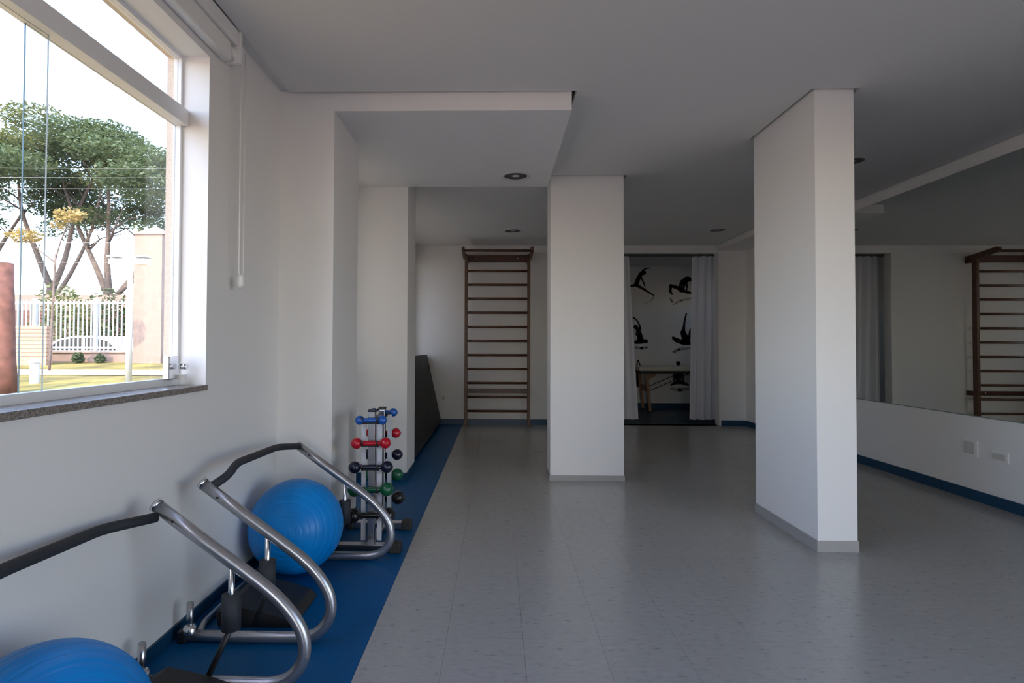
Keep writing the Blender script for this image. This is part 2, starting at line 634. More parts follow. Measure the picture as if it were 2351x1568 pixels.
struct(MB().grid('z', ZC, ZC + 0.03, cU, cV, ceil_ok).build('ceiling', 'ceiling_paint'), 'white suspended plaster ceiling with dark shadow gaps')
struct(MB().box(XL, YR, ZC + 0.022, -1.1951, SOFY0 - 0.001, ZC + 0.05).build('trim_2', 'ceiling_paint'), 'recessed strip between the ceiling and the window wall')
struct(MB().box(0.85, YB + 0.15, ZC, 4.75, R2Y, ZC + 0.03).build('ceiling_massage_room', 'ceiling_paint'))
struct(MB().grid('z', ZS, ZT, [XL, PIER1[2], SOFX], [SOFY0, PIER1[3], SOFY1],
                 lambda x, y: not inrect(x, y, PIER1, 0)).build('ceiling_soffit', 'wall_paint'), 'lower plaster soffit between the first pier and the middle pillar')
struct(MB().box(BOX[0], BOX[1], ZS + 0.02, BOX[2], BOX[3], ZT).build('ceiling_box', 'wall_paint'), 'boxed-in beam along the top of the right wall')

# ---- piers and pillars
def pillar(name, r, base, label, bh=0.065):
    o = struct(MB().box(r[0], r[1], 0.0, r[2], r[3], ZT).build(name, 'wall_paint'), label)
    e = 0.006
    x0 = r[0] if r[0] == XL else r[0] - e
    MB().box(x0, r[1] - e, 0.0, r[2] + e, r[3] + e, bh).build('baseboard', base, o)
    return o


pillar('wall_pier', PIER1, 'blue_base', 'white wall pier beside the near window')
pillar('wall_pier', PIER2, 'blue_base', 'white wall pier behind the dumbbell rack')
pillar('pillar', MIDP, 'grey_base', 'square white pillar in the middle of the room', 0.045)
pillar('pillar', NEARP, 'grey_base', 'long white pillar nearest the mirror', 0.062)

# ---- baseboards
struct(MB().box(XL, YR, 0.0, XL + 0.01, PIER1[1], 0.05).build('baseboard_left', 'blue_base'))
struct(MB().box(XL, PIER1[3], 0.0, XL + 0.01, PIER2[1], 0.065).build('baseboard_alcove', 'blue_base'))
struct(MB().box(XL, PIER2[3], 0.0, XL + 0.01, YB, 0.075).build('baseboard_far_alcove', 'blue_base'))
struct(MB().box(XL + 0.01, YB - 0.012, 0.0, DOOR[0], YB, 0.08).build('baseboard_back', 'blue_base'))
struct(MB().box(DOOR[1] + 0.03, YB - 0.012, 0.0, XR - 0.012, YB, 0.08).build('baseboard_corner', 'blue_base'))
struct(MB().box(XR - 0.012, ROPEN[1], 0.0, XR, YB, 0.078).build('baseboard_right', 'blue_base'))
struct(MB().box(0.85, R2Y - 0.012, 0.0, 4.75, R2Y, 0.10).build('baseboard_massage_room', 'blue_base'))
struct(MB().box(XL, YB - 0.012, 2.485, BOX[0], YB, ZC).build('trim_1', 'wall_paint'), 'shallow band along the top of the back wall')

# ---- window_1 (the large one) and the far ones
def window(name, y0, y1, label, splits, detailed):
    w = struct(thing(name, label, None))
    del_keys = [k for k in ('category',) if k in w]
    for k in del_keys:
        del w[k]
    f0, f1 = -1.408, -1.376
    fw = 0.016
    zt0, zt1 = 2.098, 2.168
    fr = MB()
    fr.box(f0, y1 - fw, SILL + 0.02, f1, y1, HEAD)
    fr.box(f0, y0, SILL + 0.02, f1, y0 + fw, HEAD)
    fr.box(f0, y0 + fw, HEAD - fw, f1, y1 - fw, HEAD)
    fr.box(f0, y0 + fw, SILL + 0.02, f1, y1 - fw, SILL + 0.05)
    fr.build('frame', 'white_alu', w)
    MB().box(f0 - 0.002, y0 + fw, zt0, f1 + 0.03, y1 - 0.004, zt1, 0.004).build('transom', 'white_alu', w)
    # lower glass leaves, overlapping like a frameless sliding window
    e = [y0 + fw] + splits + [y1 - fw]
    for i in range(len(e) - 1):
        xo = GLASS_X + (0.008 if i % 2 else -0.008)
        a = e[i] - (0.033 if i else 0.0)
        b = e[i + 1] + (0.033 if i < len(e) - 2 else 0.0)
        p = MB().box(xo - 0.002, a, SILL + 0.05, xo + 0.002, b, zt0).build('pane', 'pane_glass', w)
        if i:
            MB().box(xo - 0.0022, a - 0.001, SILL + 0.05, xo + 0.0022, a, zt0).build('glass_edge', 'glass_edge', p)
        if i < len(e) - 2:
            MB().box(xo - 0.0022, b, SILL + 0.05, xo + 0.0022, b + 0.001, zt0).build('glass_edge', 'glass_edge_glint', p)
    MB().box(GLASS_X - 0.002, y0 + fw, zt1, GLASS_X + 0.002, y1 - fw, HEAD - fw).build('pane', 'pane_glass', w)
    MB().box(-1.44, y0 + 0.002, SILL - 0.004, XL + 0.012, y1 - 0.002, SILL + 0.02, 0.003).build('sill', 'granite', w)
    if detailed:
        k = MB().box(-1.376, y1 - 0.125, SILL + 0.045, -1.350, y1 - 0.05, SILL + 0.145, 0.006).build('latch', 'chrome', w)
        MB().tube([(-1.336, y1 - 0.055, SILL + 0.10), (-1.312, y1 - 0.055, SILL + 0.10)], 0.013, 14).build('knob', 'chrome', k)
        MB().box(-1.368, y1 - 0.06, SILL + 0.045, -1.33, y1 - 0.018, SILL + 0.065).build('latch_foot', 'white_plastic', k)
    return w


window('window_1', *WINS[0], 'large white framed sliding window over the exercise balls', [0.98, 1.672], True)
window('window_2', *WINS[1], 'narrow window in the alcove behind the first pier', [4.34], False)
window('window_3', *WINS[2], 'window in the far alcove above the black mat', [6.3, 7.1], False)
window('added_window_4', *WINS[3], 'unseen window added beside the camera for daylight', [-1.9, -1.1], False)

# ---- unseen glazed doors, added to let light in beside and behind the camera
def glazed_door(name, label, axis, at, a, b, top, n):
    d = struct(thing(name, label, None))
    if 'category' in d:
        del d['category']
    def bx(u0, u1, z0, z1, t, nm, m, par):
        if axis == 'x':
            return MB().box(at - t, u0, z0, at + t, u1, z1).build(nm, m, par)
        return MB().box(u0, at - t, z0, u1, at + t, z1).build(nm, m, par)
    bx(a, b, top - 0.04, top, 0.025, 'head', 'white_alu', d)
    bx(a, b, 0.02, 0.05, 0.025, 'threshold', 'white_alu', d)
    w = (b - a) / n
    for i in range(n + 1):
        u = a + i * w
        u = min(max(u, a + 0.02), b - 0.02)
        bx(u - 0.02, u + 0.02, 0.05, top - 0.04, 0.025, 'stile', 'white_alu', d)
    for i in range(n):
        bx(a + i * w + 0.02, a + (i + 1) * w - 0.02, 0.05, top - 0.04, 0.003, 'pane', 'pane_glass', d)


glazed_door('added_door_1', 'unseen white glazed sliding door added in the right wall to bring light in', 'x', XR + 0.07, ROPEN[0], ROPEN[1], 2.45, 4)
glazed_door('added_door_2', 'unseen narrow white glazed door added behind the camera to bring light in', 'y', YR - 0.1, REAR[0], REAR[1], 2.3, 1)

# ---- unseen slab added to keep direct sun out of the rear opening
struct(MB().box(-3.0, YR - 2.9, 2.5, 5.2, YR - 0.21, 2.72).build('sun_blocker', 'exterior_paint'))

# ================================================================== INSIDE THINGS
def roller_blind(y0, y1, drop, label, cord_y, cord_to):
    t = thing('roller_blind', label, 'blind', (XL + 0.05, (y0 + y1) / 2, ZC - 0.1), 'white roller blinds')
    MB().box(XL, y0, 2.437, XL + 0.050, y1 - 0.055, 2.525, 0.012).build('headbox', 'white_plastic', t)
    MB().box(XL, y0, 2.5255, XL + 0.064, y1 - 0.02, 2.598, 0.01).build('valance', 'white_plastic', t)
    MB().tube([(XL + 0.034, y1 - 0.054, 2.49), (XL + 0.034, y1 + 0.01, 2.49)], 0.022, 16).build('chain_wheel', 'white_plastic', t)
    MB().box(XL, y1 - 0.018, 2.45, XL + 0.07, y1 + 0.004, 2.598, 0.004).build('bracket', 'white_plastic', t)
    if drop:
        MB().box(XL + 0.032, y0 + 0.02, drop, XL + 0.034, y1 - 0.02, 2.5).build('fabric', 'blind_fabric', t)
        MB().box(XL + 0.026, y0 + 0.02, drop - 0.022, XL + 0.04, y1 - 0.02, drop, 0.003).build('bottom_rail', 'white_plastic', t)
    c = MB()
    cx = XL + 0.06
    c.tube(fillet([(cx, cord_y - 0.022, 2.53), (cx, cord_y - 0.022, cord_to + 0.02), (cx, cord_y + 0.022, cord_to + 0.02), (cx, cord_y + 0.022, 2.53)], 0.02, 4), 0.0035, 6)
    c.build('cord', 'white_plastic', t)
    MB().lathe([(0.001, 0.0), (0.011, 0.004), (0.016, 0.015), (0.016, 0.05), (0.012, 0.062), (0.001, 0.065)], 14,
               Matrix.Translation((cx, cord_y, cord_to - 0.04))).build('cord_weight', 'white_plastic', t)
    return t


roller_blind(0.18, 2.60, None, 'white roller blind rolled up above the large window', 2.635, 1.45)
roller_blind(3.86, 4.80, 0.97, 'white roller blind let down in the alcove behind the dumbbells', 3.95, 1.25)
roller_blind(5.48, 7.90, 0.97, 'white roller blind let down in the far alcove above the mat', 5.60, 1.25)

# ---- mirror
mr = thing('mirror', 'long frameless wall mirror on the right wall', 'mirror', (XR, 3.0, 0.634))
MB().box(XR - 0.008, 2.1, 0.634, XR - 0.002, 5.88, 2.502).build('glass', 'mirror_glass', mr)
MB().box(XR - 0.009, 2.1, 0.627, XR, 5.88, 0.634).build('bottom_edge', 'mirror_edge', mr)

# ---- sockets
def socket(label, axis, u0, u1, z0, z1, at, n):
    t = thing('wall_socket', label, 'socket', ((at, (u0 + u1) / 2, z0) if axis == 'x' else ((u0 + u1) / 2, at, z0)), 'wall sockets')
    d = 0.009
    if axis == 'x':
        MB().box(at - d, u0, z0, at, u1, z1, 0.003).build('plate', 'white_plastic', t)
    else:
        MB().box(u0, at - d, z0, u1, at, z1, 0.003).build('plate', 'white_plastic', t)
    m = 0.018
    w = (u1 - u0 - 2 * m) / n
    for i in range(n):
        a, b = u0 + m + i * w + 0.002, u0 + m + (i + 1) * w - 0.002
        if axis == 'x':
            MB().box(at - d - 0.005, a, z0 + m, at - d, b, z1 - m, 0.002).build('insert', 'insert_grey', t)
        else:
            MB().box(a, at - d - 0.005, z0 + m, b, at - d, z1 - m, 0.002).build('insert', 'insert_grey', t)


socket('square white blank plate below the mirror', 'x', 4.315, 4.455, 0.325, 0.45, XR, 1)
socket('wide white double socket below the mirror, nearest the camera', 'x', 4.06, 4.205, 0.325, 0.405, XR, 2)
socket('small white socket low on the back wall beside the black mat', 'y', -0.815, -0.735, 0.325, 0.435, YB, 1)

# ---- downlights
def downlight(x, y, z, r, label):
    t = thing('downlight', label, 'ceiling light', (x, y, z), 'recessed ceiling downlights')
    MB().lathe([(r * 0.80, 0.0), (r * 0.84, -0.006), (r, -0.005), (r, 0.0)], 32, Matrix.Translation((x, y, z))).build('ring', 'lamp_ring', t)
    MB().lathe([(r * 0.81, -0.002), (r * 0.5, -0.0015), (0.0005, -0.001)], 32, Matrix.Translation((x, y, z))).build('reflector', 'lamp_dark', t)
    b = MB()
    b.sphere((x, y, z - 0.001), r * 0.3, 16, 8, (1, 1, 0.08))
    b.build('lamp', 'lamp_ring', t)


downlight(0.145, 4.52, ZS, 0.112, 'recessed round downlight in the low soffit')
downlight(0.195, 7.20, ZC, 0.115, 'recessed round downlight in front of the wall bars')
downlight(2.76, 7.16, ZC, 0.115, 'recessed round downlight in front of the curtained opening')
downlight(2.77, 4.49, ZC, 0.115, 'recessed round downlight beside the near pillar and the mirror')

# ---- wall bars
wb = thing('wall_bars', 'dark wooden exercise wall bars on the back wall', 'wall bars', (0.0, YB, 0.0))
PX0, PX1 = -0.462, 0.468
py0, py1 = 8.045, 8.125
for x in (PX0, PX1 - 0.042):
    MB().box(x, py0, 0.0, x + 0.042, py1, 2.44, 0.004).build('post', 'dark_wood', wb)
for z in (2.203, 2.006, 1.808, 1.608, 1.406, 1.207, 1.007, 0.810, 0.611, 0.412, 0.213):
    MB().tube([(PX0 + 0.042, 8.08, z), (PX1 - 0.042, 8.08, z)], 0.0175, 12).build('rung', 'dark_wood', wb)
for z0, z1 in ((2.335, 2.435), (0.462, 0.524)):
    b = MB().box(PX0, py1, z0, PX1, py1 + 0.028, z1, 0.003).build('wall_board', 'board_wood', wb)
    for x in (PX0 + 0.17, PX1 - 0.17):
        MB().lathe([(0.0005, 0), (0.014, 0.0), (0.014, 0.004), (0.0005, 0.005)], 12,
                   Matrix.Translation((x, py1, (z0 + z1) / 2)) @ Matrix.Rotation(PI / 2, 4, 'X')).build('bolt', 'brushed_steel', b)
    for x in (PX0, PX1 - 0.05):
        MB().box(x, py1 + 0.028, z0, x + 0.05, YB - 0.0125, z1).build('spacer_block', 'board_wood', b)
for x in (PX0 - 0.022, PX1 - 0.014):
    a = [(8.12, 2.37), (8.12, 2.43), (7.70, 2.487), (7.66, 2.475), (7.66, 2.425), (7.70, 2.41), (8.0, 2.37)]
    MB().prism(a, 'x', x, x + 0.036).build('overhang_arm', 'dark_wood', wb)
MB().tube([(PX0, 7.72, 2.432), (PX1, 7.72, 2.432)], 0.0185, 14).build('chin_bar', 'dark_wood', wb)

# ---- leaning black mat
mt = thing('exercise_mat', 'black padded exercise mat leaning on the wall under the far blind', 'mat', (-0.9, 6.9, 0.0))
th = math.atan2(0.22, 1.0)
c, s = math.cos(th), math.sin(th)
def matpt(d, h):      # d out from the floor line towards the wall, h along the slab
    return (-0.80 - d * c - h * s, 0.0 + h * c - d * s + 0.05)


for k, (y0, y1) in enumerate(((5.50, 6.39), (6.40, 7.29), (7.30, 8.19))):
    poly = [matpt(0, -0.005), matpt(0.155, 0.10), matpt(0.155, 0.985), matpt(0.0, 0.985)]
    poly = [(p[0], max(p[1], 0.0)) for p in poly]
    MB().prism(poly, 'y', y0, y1).build('pad_section', 'black_vinyl', mt)
    MB().tube([(*(matpt(-0.001, 0.02)[:1]), y0 + 0.01, 0.06), (matpt(-0.001, 0.02)[0], y1 - 0.01, 0.06)], 0.005, 6).build('piping', 'black_vinyl', mt)

# ---- stability balls
def ball(loc, r, axis, label):
    t = thing('exercise_ball', label, 'ball', (loc[0], loc[1], 0.0), 'blue exercise balls')
    prof = []
    N = 180
    grooves = [math.radians(a) for a in (12, 20, 28, 38, 48, 58, 68, 78, 90, 102, 112, 122, 132, 142, 152, 160, 168)]
    for i in range(N + 1):
        a = PI * i / N
        d = min(abs(a - g) for g in grooves)
        rr = r - 0.0016 * math.exp(-(d / 0.016) ** 2)
        prof.append((max(rr * math.sin(a), 0.0003), rr * math.cos(a)))
    M = Matrix.Translation(loc) @ Vector(axis).normalized().to_track_quat('Z', 'Y').to_matrix().to_4x4()
    MB().lathe(prof, 64, M).build('shell', 'ball_blue', t)
    MB().lathe([(0.0004, r + 0.001), (0.009, r + 0.0012), (0.011, r - 0.002)], 14, M).build('plug', 'ball_blue', t)


ball((-1.015, 2.885, 0.231), 0.231, (0.10, -1.0, 0.12), 'blue exercise ball beside the corner pier, inside the far abdominal frame')
ball((-1.02, 1.27, 0.231), 0.231, (0.75, -0.5, 0.35), 'blue exercise ball in the lower left corner below the window')

# ---- abdominal roller frames
def ab_frame(yn, yf, dn, df, handle, cush, label):
    """two bent side tubes at y=yn and y=yf (shifted by dn/df in x) joined by a foam grip bar."""
    R = 0.0215
    t = thing('abdominal_frame', label, 'exercise frame', (-0.9, (yn + yf) / 2, 0.0), 'silver abdominal roller frames')
    side = [(-1.145, 0.610), (-0.98, 0.490), (-0.842, 0.392), (-0.745, 0.318), (-0.682, 0.252), (-0.646, 0.190), (-0.637, 0.130),
            (-0.652, 0.080), (-0.690, 0.040), (-0.740, 0.0235), (-0.80, 0.0215)]
    for yy, dx in ((yn, dn), (yf, df)):
        p = [(x + dx, yy, z) for x, z in side]
        path = [Vector(p[0])] + smooth_path(p[1:], 5) + [Vector((-1.0 + dx, yy, 0.0215)), Vector((-1.205, yy, 0.0215))]
        st = MB().tube(path, R, 16).build('side_tube', 'silver_paint', t)
        d = (Vector(p[0]) - Vector(p[1])).normalized()
        a = Vector(p[0])
        MB().tube([a - d * 0.01, a + d * 0.004], R + 0.0015, 18).build('end_collar', 'chrome', st)
        MB().tube([a + d * 0.004, a + d * 0.006], R - 0.004, 18).build('end_cap', 'black_plastic', st)
        q = a - d * 0.085 + Vector((0, -0.0005, 0))
        MB().tube([q + Vector((0.002, -R, 0)), q + Vector((0.002, -R - 0.003, 0))], 0.004, 10).build('bolt', 'black_plastic', st)
        # stub post at the wall end of the base
        MB().tube([(-1.185, yy, 0.03), (-1.185, yy, 0.15)], 0.0125, 12).build('stub_post', 'brushed_steel', st)
        MB().lathe([(0.026, 0.0), (0.026, 0.02), (0.018, 0.028), (0.0125, 0.03)], 16, Matrix.Translation((-1.185, yy, 0.034))).build('clamp', 'chrome', st)
        MB().box(-1.225, yy - 0.024, 0.0, -1.19, yy + 0.024, 0.048, 0.006).build('rubber_foot', 'black_plastic', st)
        # arm rest hanging from the tube
        ax = -0.885 + dx
        s_ = 1 if yy == yn else -1
        arm = MB().tube([(ax, yy, 0.41), (ax, yy, 0.20)], 0.010, 12).build('arm_rod', 'chrome', t)
        MB().tube([(ax, yy, 0.315), (ax, yy, 0.20)], 0.031, 16).build('arm_pad', 'foam_grip', arm)
        MB().tube([(ax, yy, 0.205), (ax - 0.08, yy + (0.07 if s_ > 0 else 0.0), 0.03)], 0.010, 10).build('arm_link', 'black_plastic', arm)
    # head cushion on its cross tube near the floor
    MB().tube([(-1.155, yn, 0.0185), (-1.19, yn + 0.12, 0.0185), (-1.19, yf - 0.12, 0.0185), (-1.155, yf, 0.0185)], 0.0125, 12).build('cross_tube', 'silver_paint', t)
    hx = -0.98
    pr = [(-0.15, 0.0), (-0.16, 0.05), (-0.10, 0.085), (0.02, 0.062), (0.13, 0.03), (0.16, 0.0)]
    MB().prism([(hx + a, 0.004 + b) for a, b in pr], 'y', cush, cush + 0.30).build('head_cushion', 'black_vinyl', t)
    MB().tube([(-1.19, cush + 0.15, 0.0185), (-1.10, cush + 0.15, 0.03)], 0.010, 10).build('cushion_arm', 'silver_paint', t)
    g = MB().tube(fillet(handle, 0.05, 5), 0.0165, 16).build('grip_bar', 'foam_grip', t)
    return t


ab_frame(2.20, 3.05, 0.0, 0.072,
         [(-1.115, 2.205, 0.592), (-1.075, 2.27, 0.624), (-1.085, 2.36, 0.654), (-1.10, 2.84, 0.635), (-1.06, 3.045, 0.604)], 2.31,
         'silver abdominal frame with dark foam grip around the ball by the corner')
ab_frame(1.05, 1.90, 0.0, 0.0,
         [(-1.11, 1.055, 0.590), (-1.13, 1.2, 0.625), (-1.15, 1.30, 0.622), (-1.20, 1.72, 0.585), (-1.135, 1.885, 0.572)], 1.57,
         'silver abdominal frame nearest the camera below the large window')

# ---- dumbbell rack and dumbbells
RX = -0.705
RYF, RYB = 3.21, 3.50
rk = thing('dumbbell_rack', 'chrome dumbbell tower with rubber capped feet between the piers', 'dumbbell rack', (RX, 3.36, 0.0))
for yy in (3.17, 3.565):
    f = MB().box(-0.905, yy - 0.025, 0.006, -0.575, yy + 0.025, 0.046, 0.003).build('foot_bar', 'brushed_steel', rk)
    for xa, xb in ((-0.592, -0.530), (-0.925, -0.89)):
        MB().box(xa, yy - 0.031, 0.0, xb, yy + 0.031, 0.055, 0.006).build('rubber_cap', 'rubber_cap', f)
MB().box(RX - 0.022, 3.195, 0.010, RX + 0.022, 3.54, 0.044, 0.003).build('base_spine', 'brushed_steel', rk)
LV = [0.735, 0.607, 0.474, 0.350, 0.208]
RAD = [0.026, 0.031, 0.034, 0.038, 0.041]
HALF = [0.062, 0.079, 0.088, 0.088, 0.095]
for yy, fr, ztop in ((RYF, -1, 0.770), (RYB, 1, 0.752)):
    p = MB().box(RX - 0.019, yy - 0.019, 0.03, RX + 0.019, yy + 0.019, ztop, 0.003).build('post', 'brushed_steel', rk)
    MB().box(RX - 0.021, yy - 0.021, ztop, RX + 0.021, yy + 0.021, ztop + 0.014, 0.003).build('post_cap', 'black_plastic', p)
    for sx in (-1, 1):
        MB().box(RX + sx * 0.045 - 0.013, yy - 0.003, 0.05, RX + sx * 0.045 + 0.013, yy + 0.003, 0.72).build('side_plate', 'plate_grey', rk)
    for z, hl in zip(LV, HALF):
        b = MB()
        for sx in (-1, 1):
            x = RX + sx * 0.042
            b.tube(fillet([(x, yy, z - 0.005), (x, yy + fr * 0.02, z - 0.024), (x, yy + fr * 0.055, z - 0.024), (x, yy + fr * 0.072, z + 0.012)], 0.012, 3), 0.005, 8)
        b.box(RX - 0.047, yy + fr * 0.021 - 0.002, z - 0.03, RX + 0.047, yy + fr * 0.021 + 0.002, z - 0.012)
        b.build('cradle', 'black_plastic', rk)
MB().box(RX - 0.016, RYF + 0.019, 0.722, RX + 0.016, RYB - 0.019, 0.746).build('top_bridge', 'brushed_steel', rk)

CN = [('blue', 'bell_blue', 'on the top cradle'), ('red', 'bell_red', 'on the second cradle'), ('navy', 'bell_navy', 'on the middle cradle'),
      ('green', 'bell_green', 'on the fourth cradle'), ('black', 'bell_black', 'on the lowest cradle')]
for (cn, mm, where), z, r, hl in zip(CN, LV, RAD, HALF):
    for yy, nm, dx, tilt in ((RYF - 0.042, 'front', 0.004, 0.0), (RYB + 0.042, 'back', -0.002, 0.0)):
        x0 = RX + dx
        zc = z - 0.024 + 0.005 + 0.0125
        t = thing('dumbbell', 'round headed %s dumbbell %s, %s side of the rack' % (cn, where, nm), 'dumbbell', (x0, yy, zc), 'coated dumbbells on the tower rack')
        ang = 0.10 if nm == 'front' else -0.05
        M = Matrix.Translation((x0, yy, zc)) @ Matrix.Rotation(ang, 4, 'Z') @ Matrix.Rotation(PI / 2, 4, 'Y')
        MB().lathe([(0.0125, -hl), (0.0125, -hl * 0.5), (0.0145, 0), (0.0125, hl * 0.5), (0.0125, hl)], 14, M).build('handle', mm, t)
        for sg in (-1, 1):
            pr = [(0.0004, -r), (r * 0.30, -r * 0.99)]
            for i in range(1, 12):
                a = PI * i / 12
                pr.append((r * math.sin(a) if i > 1 else r * 0.38, -r * math.cos(a) * 0.98))
            pr += [(r * 0.30, r * 0.99), (0.0004, r)]
            MB().lathe(pr, 20, M @ Matrix.Translation((0, 0, sg * hl))).build('bell', mm, t)

# ---- curtains and rail
def curtain(x0, x1, label, phase, splay):
    t = thing('curtain', label, 'curtain', ((x0 + x1) / 2, 8.47, 0.05), 'sheer white curtains in the opening')
    nu = int((x1 - x0) * 220)
    def sheet(z0, z1, nz):
        v, f = [], []
        for j in range(nz + 1):
            z = z0 + (z1 - z0) * j / nz
            k = (2.5 - z) / 2.5
            for i in range(nu + 1):
                u = i / nu
                x = x0 + (x1 - x0) * u + splay * k * (1 - u if splay < 0 else u)
                a = 0.028 + 0.012 * math.sin(u * 5 + phase)
                yy = 8.47 + a * math.sin(u * (x1 - x0) * 62 + phase + 0.5 * math.sin(u * 9)) + 0.008 * math.sin(k * 6 + u * 12)
                v.append((x, yy, z))
        for j in range(nz):
            for i in range(nu):
                q = j * (nu + 1) + i
                f.append((q, q + 1, q + nu + 2, q + nu + 1))
        return MB().add(v, f, True)
    sheet(0.235, 2.475, 24).build('cloth', 'voile', t)
    sheet(0.06, 0.235, 4).build('hem', 'voile_hem', t)


curtain(1.52, 1.955, 'sheer white curtain gathered at the left of the opening, half hidden by the middle pillar', 0.4, 0.14)
curtain(2.90, 3.30, 'sheer white curtain gathered at the right of the opening', 1.3, -0.05)
tag(MB().box(1.46, 8.41, 2.475, 3.36, 8.52, 2.495).build('curtain_rail', 'rail_dark'), 'dark ceiling rail carrying the sheer curtains', 'curtain rail')

# ---- wall silhouettes in the massage room
def wx(zx):
    return 2.858 + ((1400 + zx / 3.408) - 1500) * 0.00792


def wz(zy):
    return 1.893 - ((540 + zy / 3.408) - 700) * 0.00803


KS = 0.00797 / 3.408


def strokes(mb, sts, y0, y1):
    for st in sts:
        for i, (x, z, w) in enumerate(st):
            n = 14
            r = w * KS / 2
            mb.prism([(wx(x) + r * math.cos(2 * PI * k / n), wz(z) + r * math.sin(2 * PI * k / n)) for k in range(n)], 'y', y0, y1)
            if i:
                px, pz, pw = st[i - 1]
                a, b = Vector((wx(px), wz(pz))), Vector((wx(x), wz(z)))
                d = (b - a)
                if d.length < 1e-6:
                    continue
                nn = Vector((-d.y, d.x)).normalized()
                ra, rb = pw * KS / 2, r
                mb.prism([tuple(a + nn * ra), tuple(b + nn * rb), tuple(b - nn * rb), tuple(a - nn * ra)], 'y', y0, y1)


def decal(label, body, shade):
    t = thing('wall_decal', label, 'wall decal', (wx(body[0][0][0]), R2Y, wz(body[0][0][1])), 'black yoga silhouettes on the far wall')
    m = MB()
    strokes(m, body, R2Y - 0.003, R2Y - 0.0005)
    m.build('figure', 'decal_black', t)
    if shade:
        m = MB()
        strokes(m, shade, R2Y - 0.0018, R2Y - 0.0003)
        m.build('reflection', 'decal_grey', t)


decal('black silhouette of a lunging stretch with arm overhead, upper left',
      [[(208, 388, 36), (222, 345, 34), (243, 308, 34)], [(268, 297, 30), (272, 292, 28)], [(240, 305, 22), (262, 275, 14), (290, 260, 9), (318, 258, 7)],
       [(248, 335, 14), (266, 372, 11), (276, 402, 8)], [(208, 388, 26), (185, 394, 18), (168, 396, 18)], [(212, 392, 26), (262, 420, 19), (310, 450, 13), (345, 470, 9)]],
      [[(346, 478, 6), (338, 500, 7), (310, 520, 6), (262, 538, 4)]])
decal('black silhouette of a kneeling forward bend beside the curtain, upper right',
      [[(478, 398, 26), (474, 440, 20), (490, 462, 12)], [(480, 395, 26), (520, 408, 26), (560, 420, 40)], [(560, 425, 46), (575, 370, 50), (605, 345, 44)], [(622, 342, 36), (624, 350, 30)],
       [(598, 355, 18), (606, 395, 13), (602, 438, 9)], [(560, 428, 32), (610, 446, 22), (662, 456, 14)]],
      [[(478, 500, 16), (490, 520, 18)], [(500, 540, 10), (560, 510, 16), (650, 490, 12)]])
decal('black silhouette of a seated side stretch, lower left',
      [[(186, 645, 14), (215, 668, 10), (232, 700, 13), (238, 730, 18)], [(204, 716, 36), (206, 722, 30)], [(222, 740, 34), (236, 780, 38), (240, 820, 52)], [(205, 836, 28), (245, 828, 40), (285, 828, 30)],
       [(214, 745, 14), (206, 775, 10), (222, 800, 10)]],
      [[(205, 876, 18), (250, 882, 26), (290, 876, 18)]])
decal('black silhouette of a reclining twist with raised arm beside the curtain, lower right',
      [[(600, 612, 12), (588, 660, 14), (580, 720, 20), (575, 760, 36)], [(572, 760, 40), (590, 800, 56), (600, 825, 60)], [(496, 800, 22), (520, 818, 36), (570, 835, 40), (650, 846, 22)],
       [(652, 715, 26), (630, 750, 20), (622, 790, 18), (655, 820, 20)]],
      [[(500, 910, 20), (540, 890, 24), (640, 880, 18)]])
decal('black silhouette of a cross-legged sitting pose behind the massage table',
      [[(535, 998, 34), (535, 1002, 30)], [(535, 1030, 20), (535, 1060, 56), (536, 1115, 50)], [(480, 1165, 16), (520, 1145, 30), (560, 1145, 30), (612, 1165, 16)],
       [(512, 1060, 14), (500, 1105, 12), (505, 1150, 10)], [(560, 1060, 14), (574, 1105, 12), (572, 1150, 10)]],
      [[(480, 1195, 20), (545, 1204, 30), (612, 1195, 20)]])
decal('black silhouette with hands joined overhead behind the end of the massage table',
      [[(221, 975, 8), (207, 1025, 11), (212, 1070, 14)], [(223, 975, 8), (238, 1020, 11), (232, 1070, 14)], [(222, 1045, 26), (222, 1052, 24)], [(222, 1080, 34), (222, 1150, 38)], [(195, 1170, 22), (250, 1170, 22)]],
      None)

# ---- massage table
tb = thing('massage_table', 'cream topped wooden massage table behind the curtains', 'massage table', (3.3, 10.05, 0.0))
TX0, TX1, TY0, TY1 = 2.42, 4.20, 9.74, 10.36
MB().box(TX0, TY0, 0.715, TX1, TY1, 0.79, 0.02).build('padded_top', 'cream_vinyl', tb)
MB().box(TX0 + 0.02, TY0 + 0.02, 0.665, TX1 - 0.02, TY1 - 0.02, 0.715).build('top_frame', 'black_vinyl', tb)
for xa, sl in ((TX0 + 0.14, -1), (TX1 - 0.14, 1)):
    for yy in (TY0 + 0.05, TY1 - 0.09):
        lg = MB().prism([(xa - 0.03, 0.665), (xa + 0.03, 0.665), (xa + 0.02 - sl * 0.06, 0.03), (xa - 0.02 - sl * 0.06, 0.03)], 'y', yy, yy + 0.035).build('leg', 'light_wood', tb)
        MB().box(xa - 0.024 - sl * 0.06, yy - 0.003, 0.0, xa + 0.024 - sl * 0.06, yy + 0.038, 0.03).build('rubber_foot', 'rubber_cap', lg)
    MB().box(xa - 0.012 - sl * 0.02, TY0 + 0.085, 0.36, xa + 0.012 - sl * 0.02, TY1 - 0.09, 0.46).build('end_panel', 'light_wood', tb)
    MB().prism([(xa - sl * 0.02, 0.66), (xa - sl * 0.16, 0.665), (xa - sl * 0.16, 0.63), (xa - sl * 0.03, 0.56)], 'y', TY0 + 0.055, TY0 + 0.08).build('knee_bracket', 'light_wood', tb)
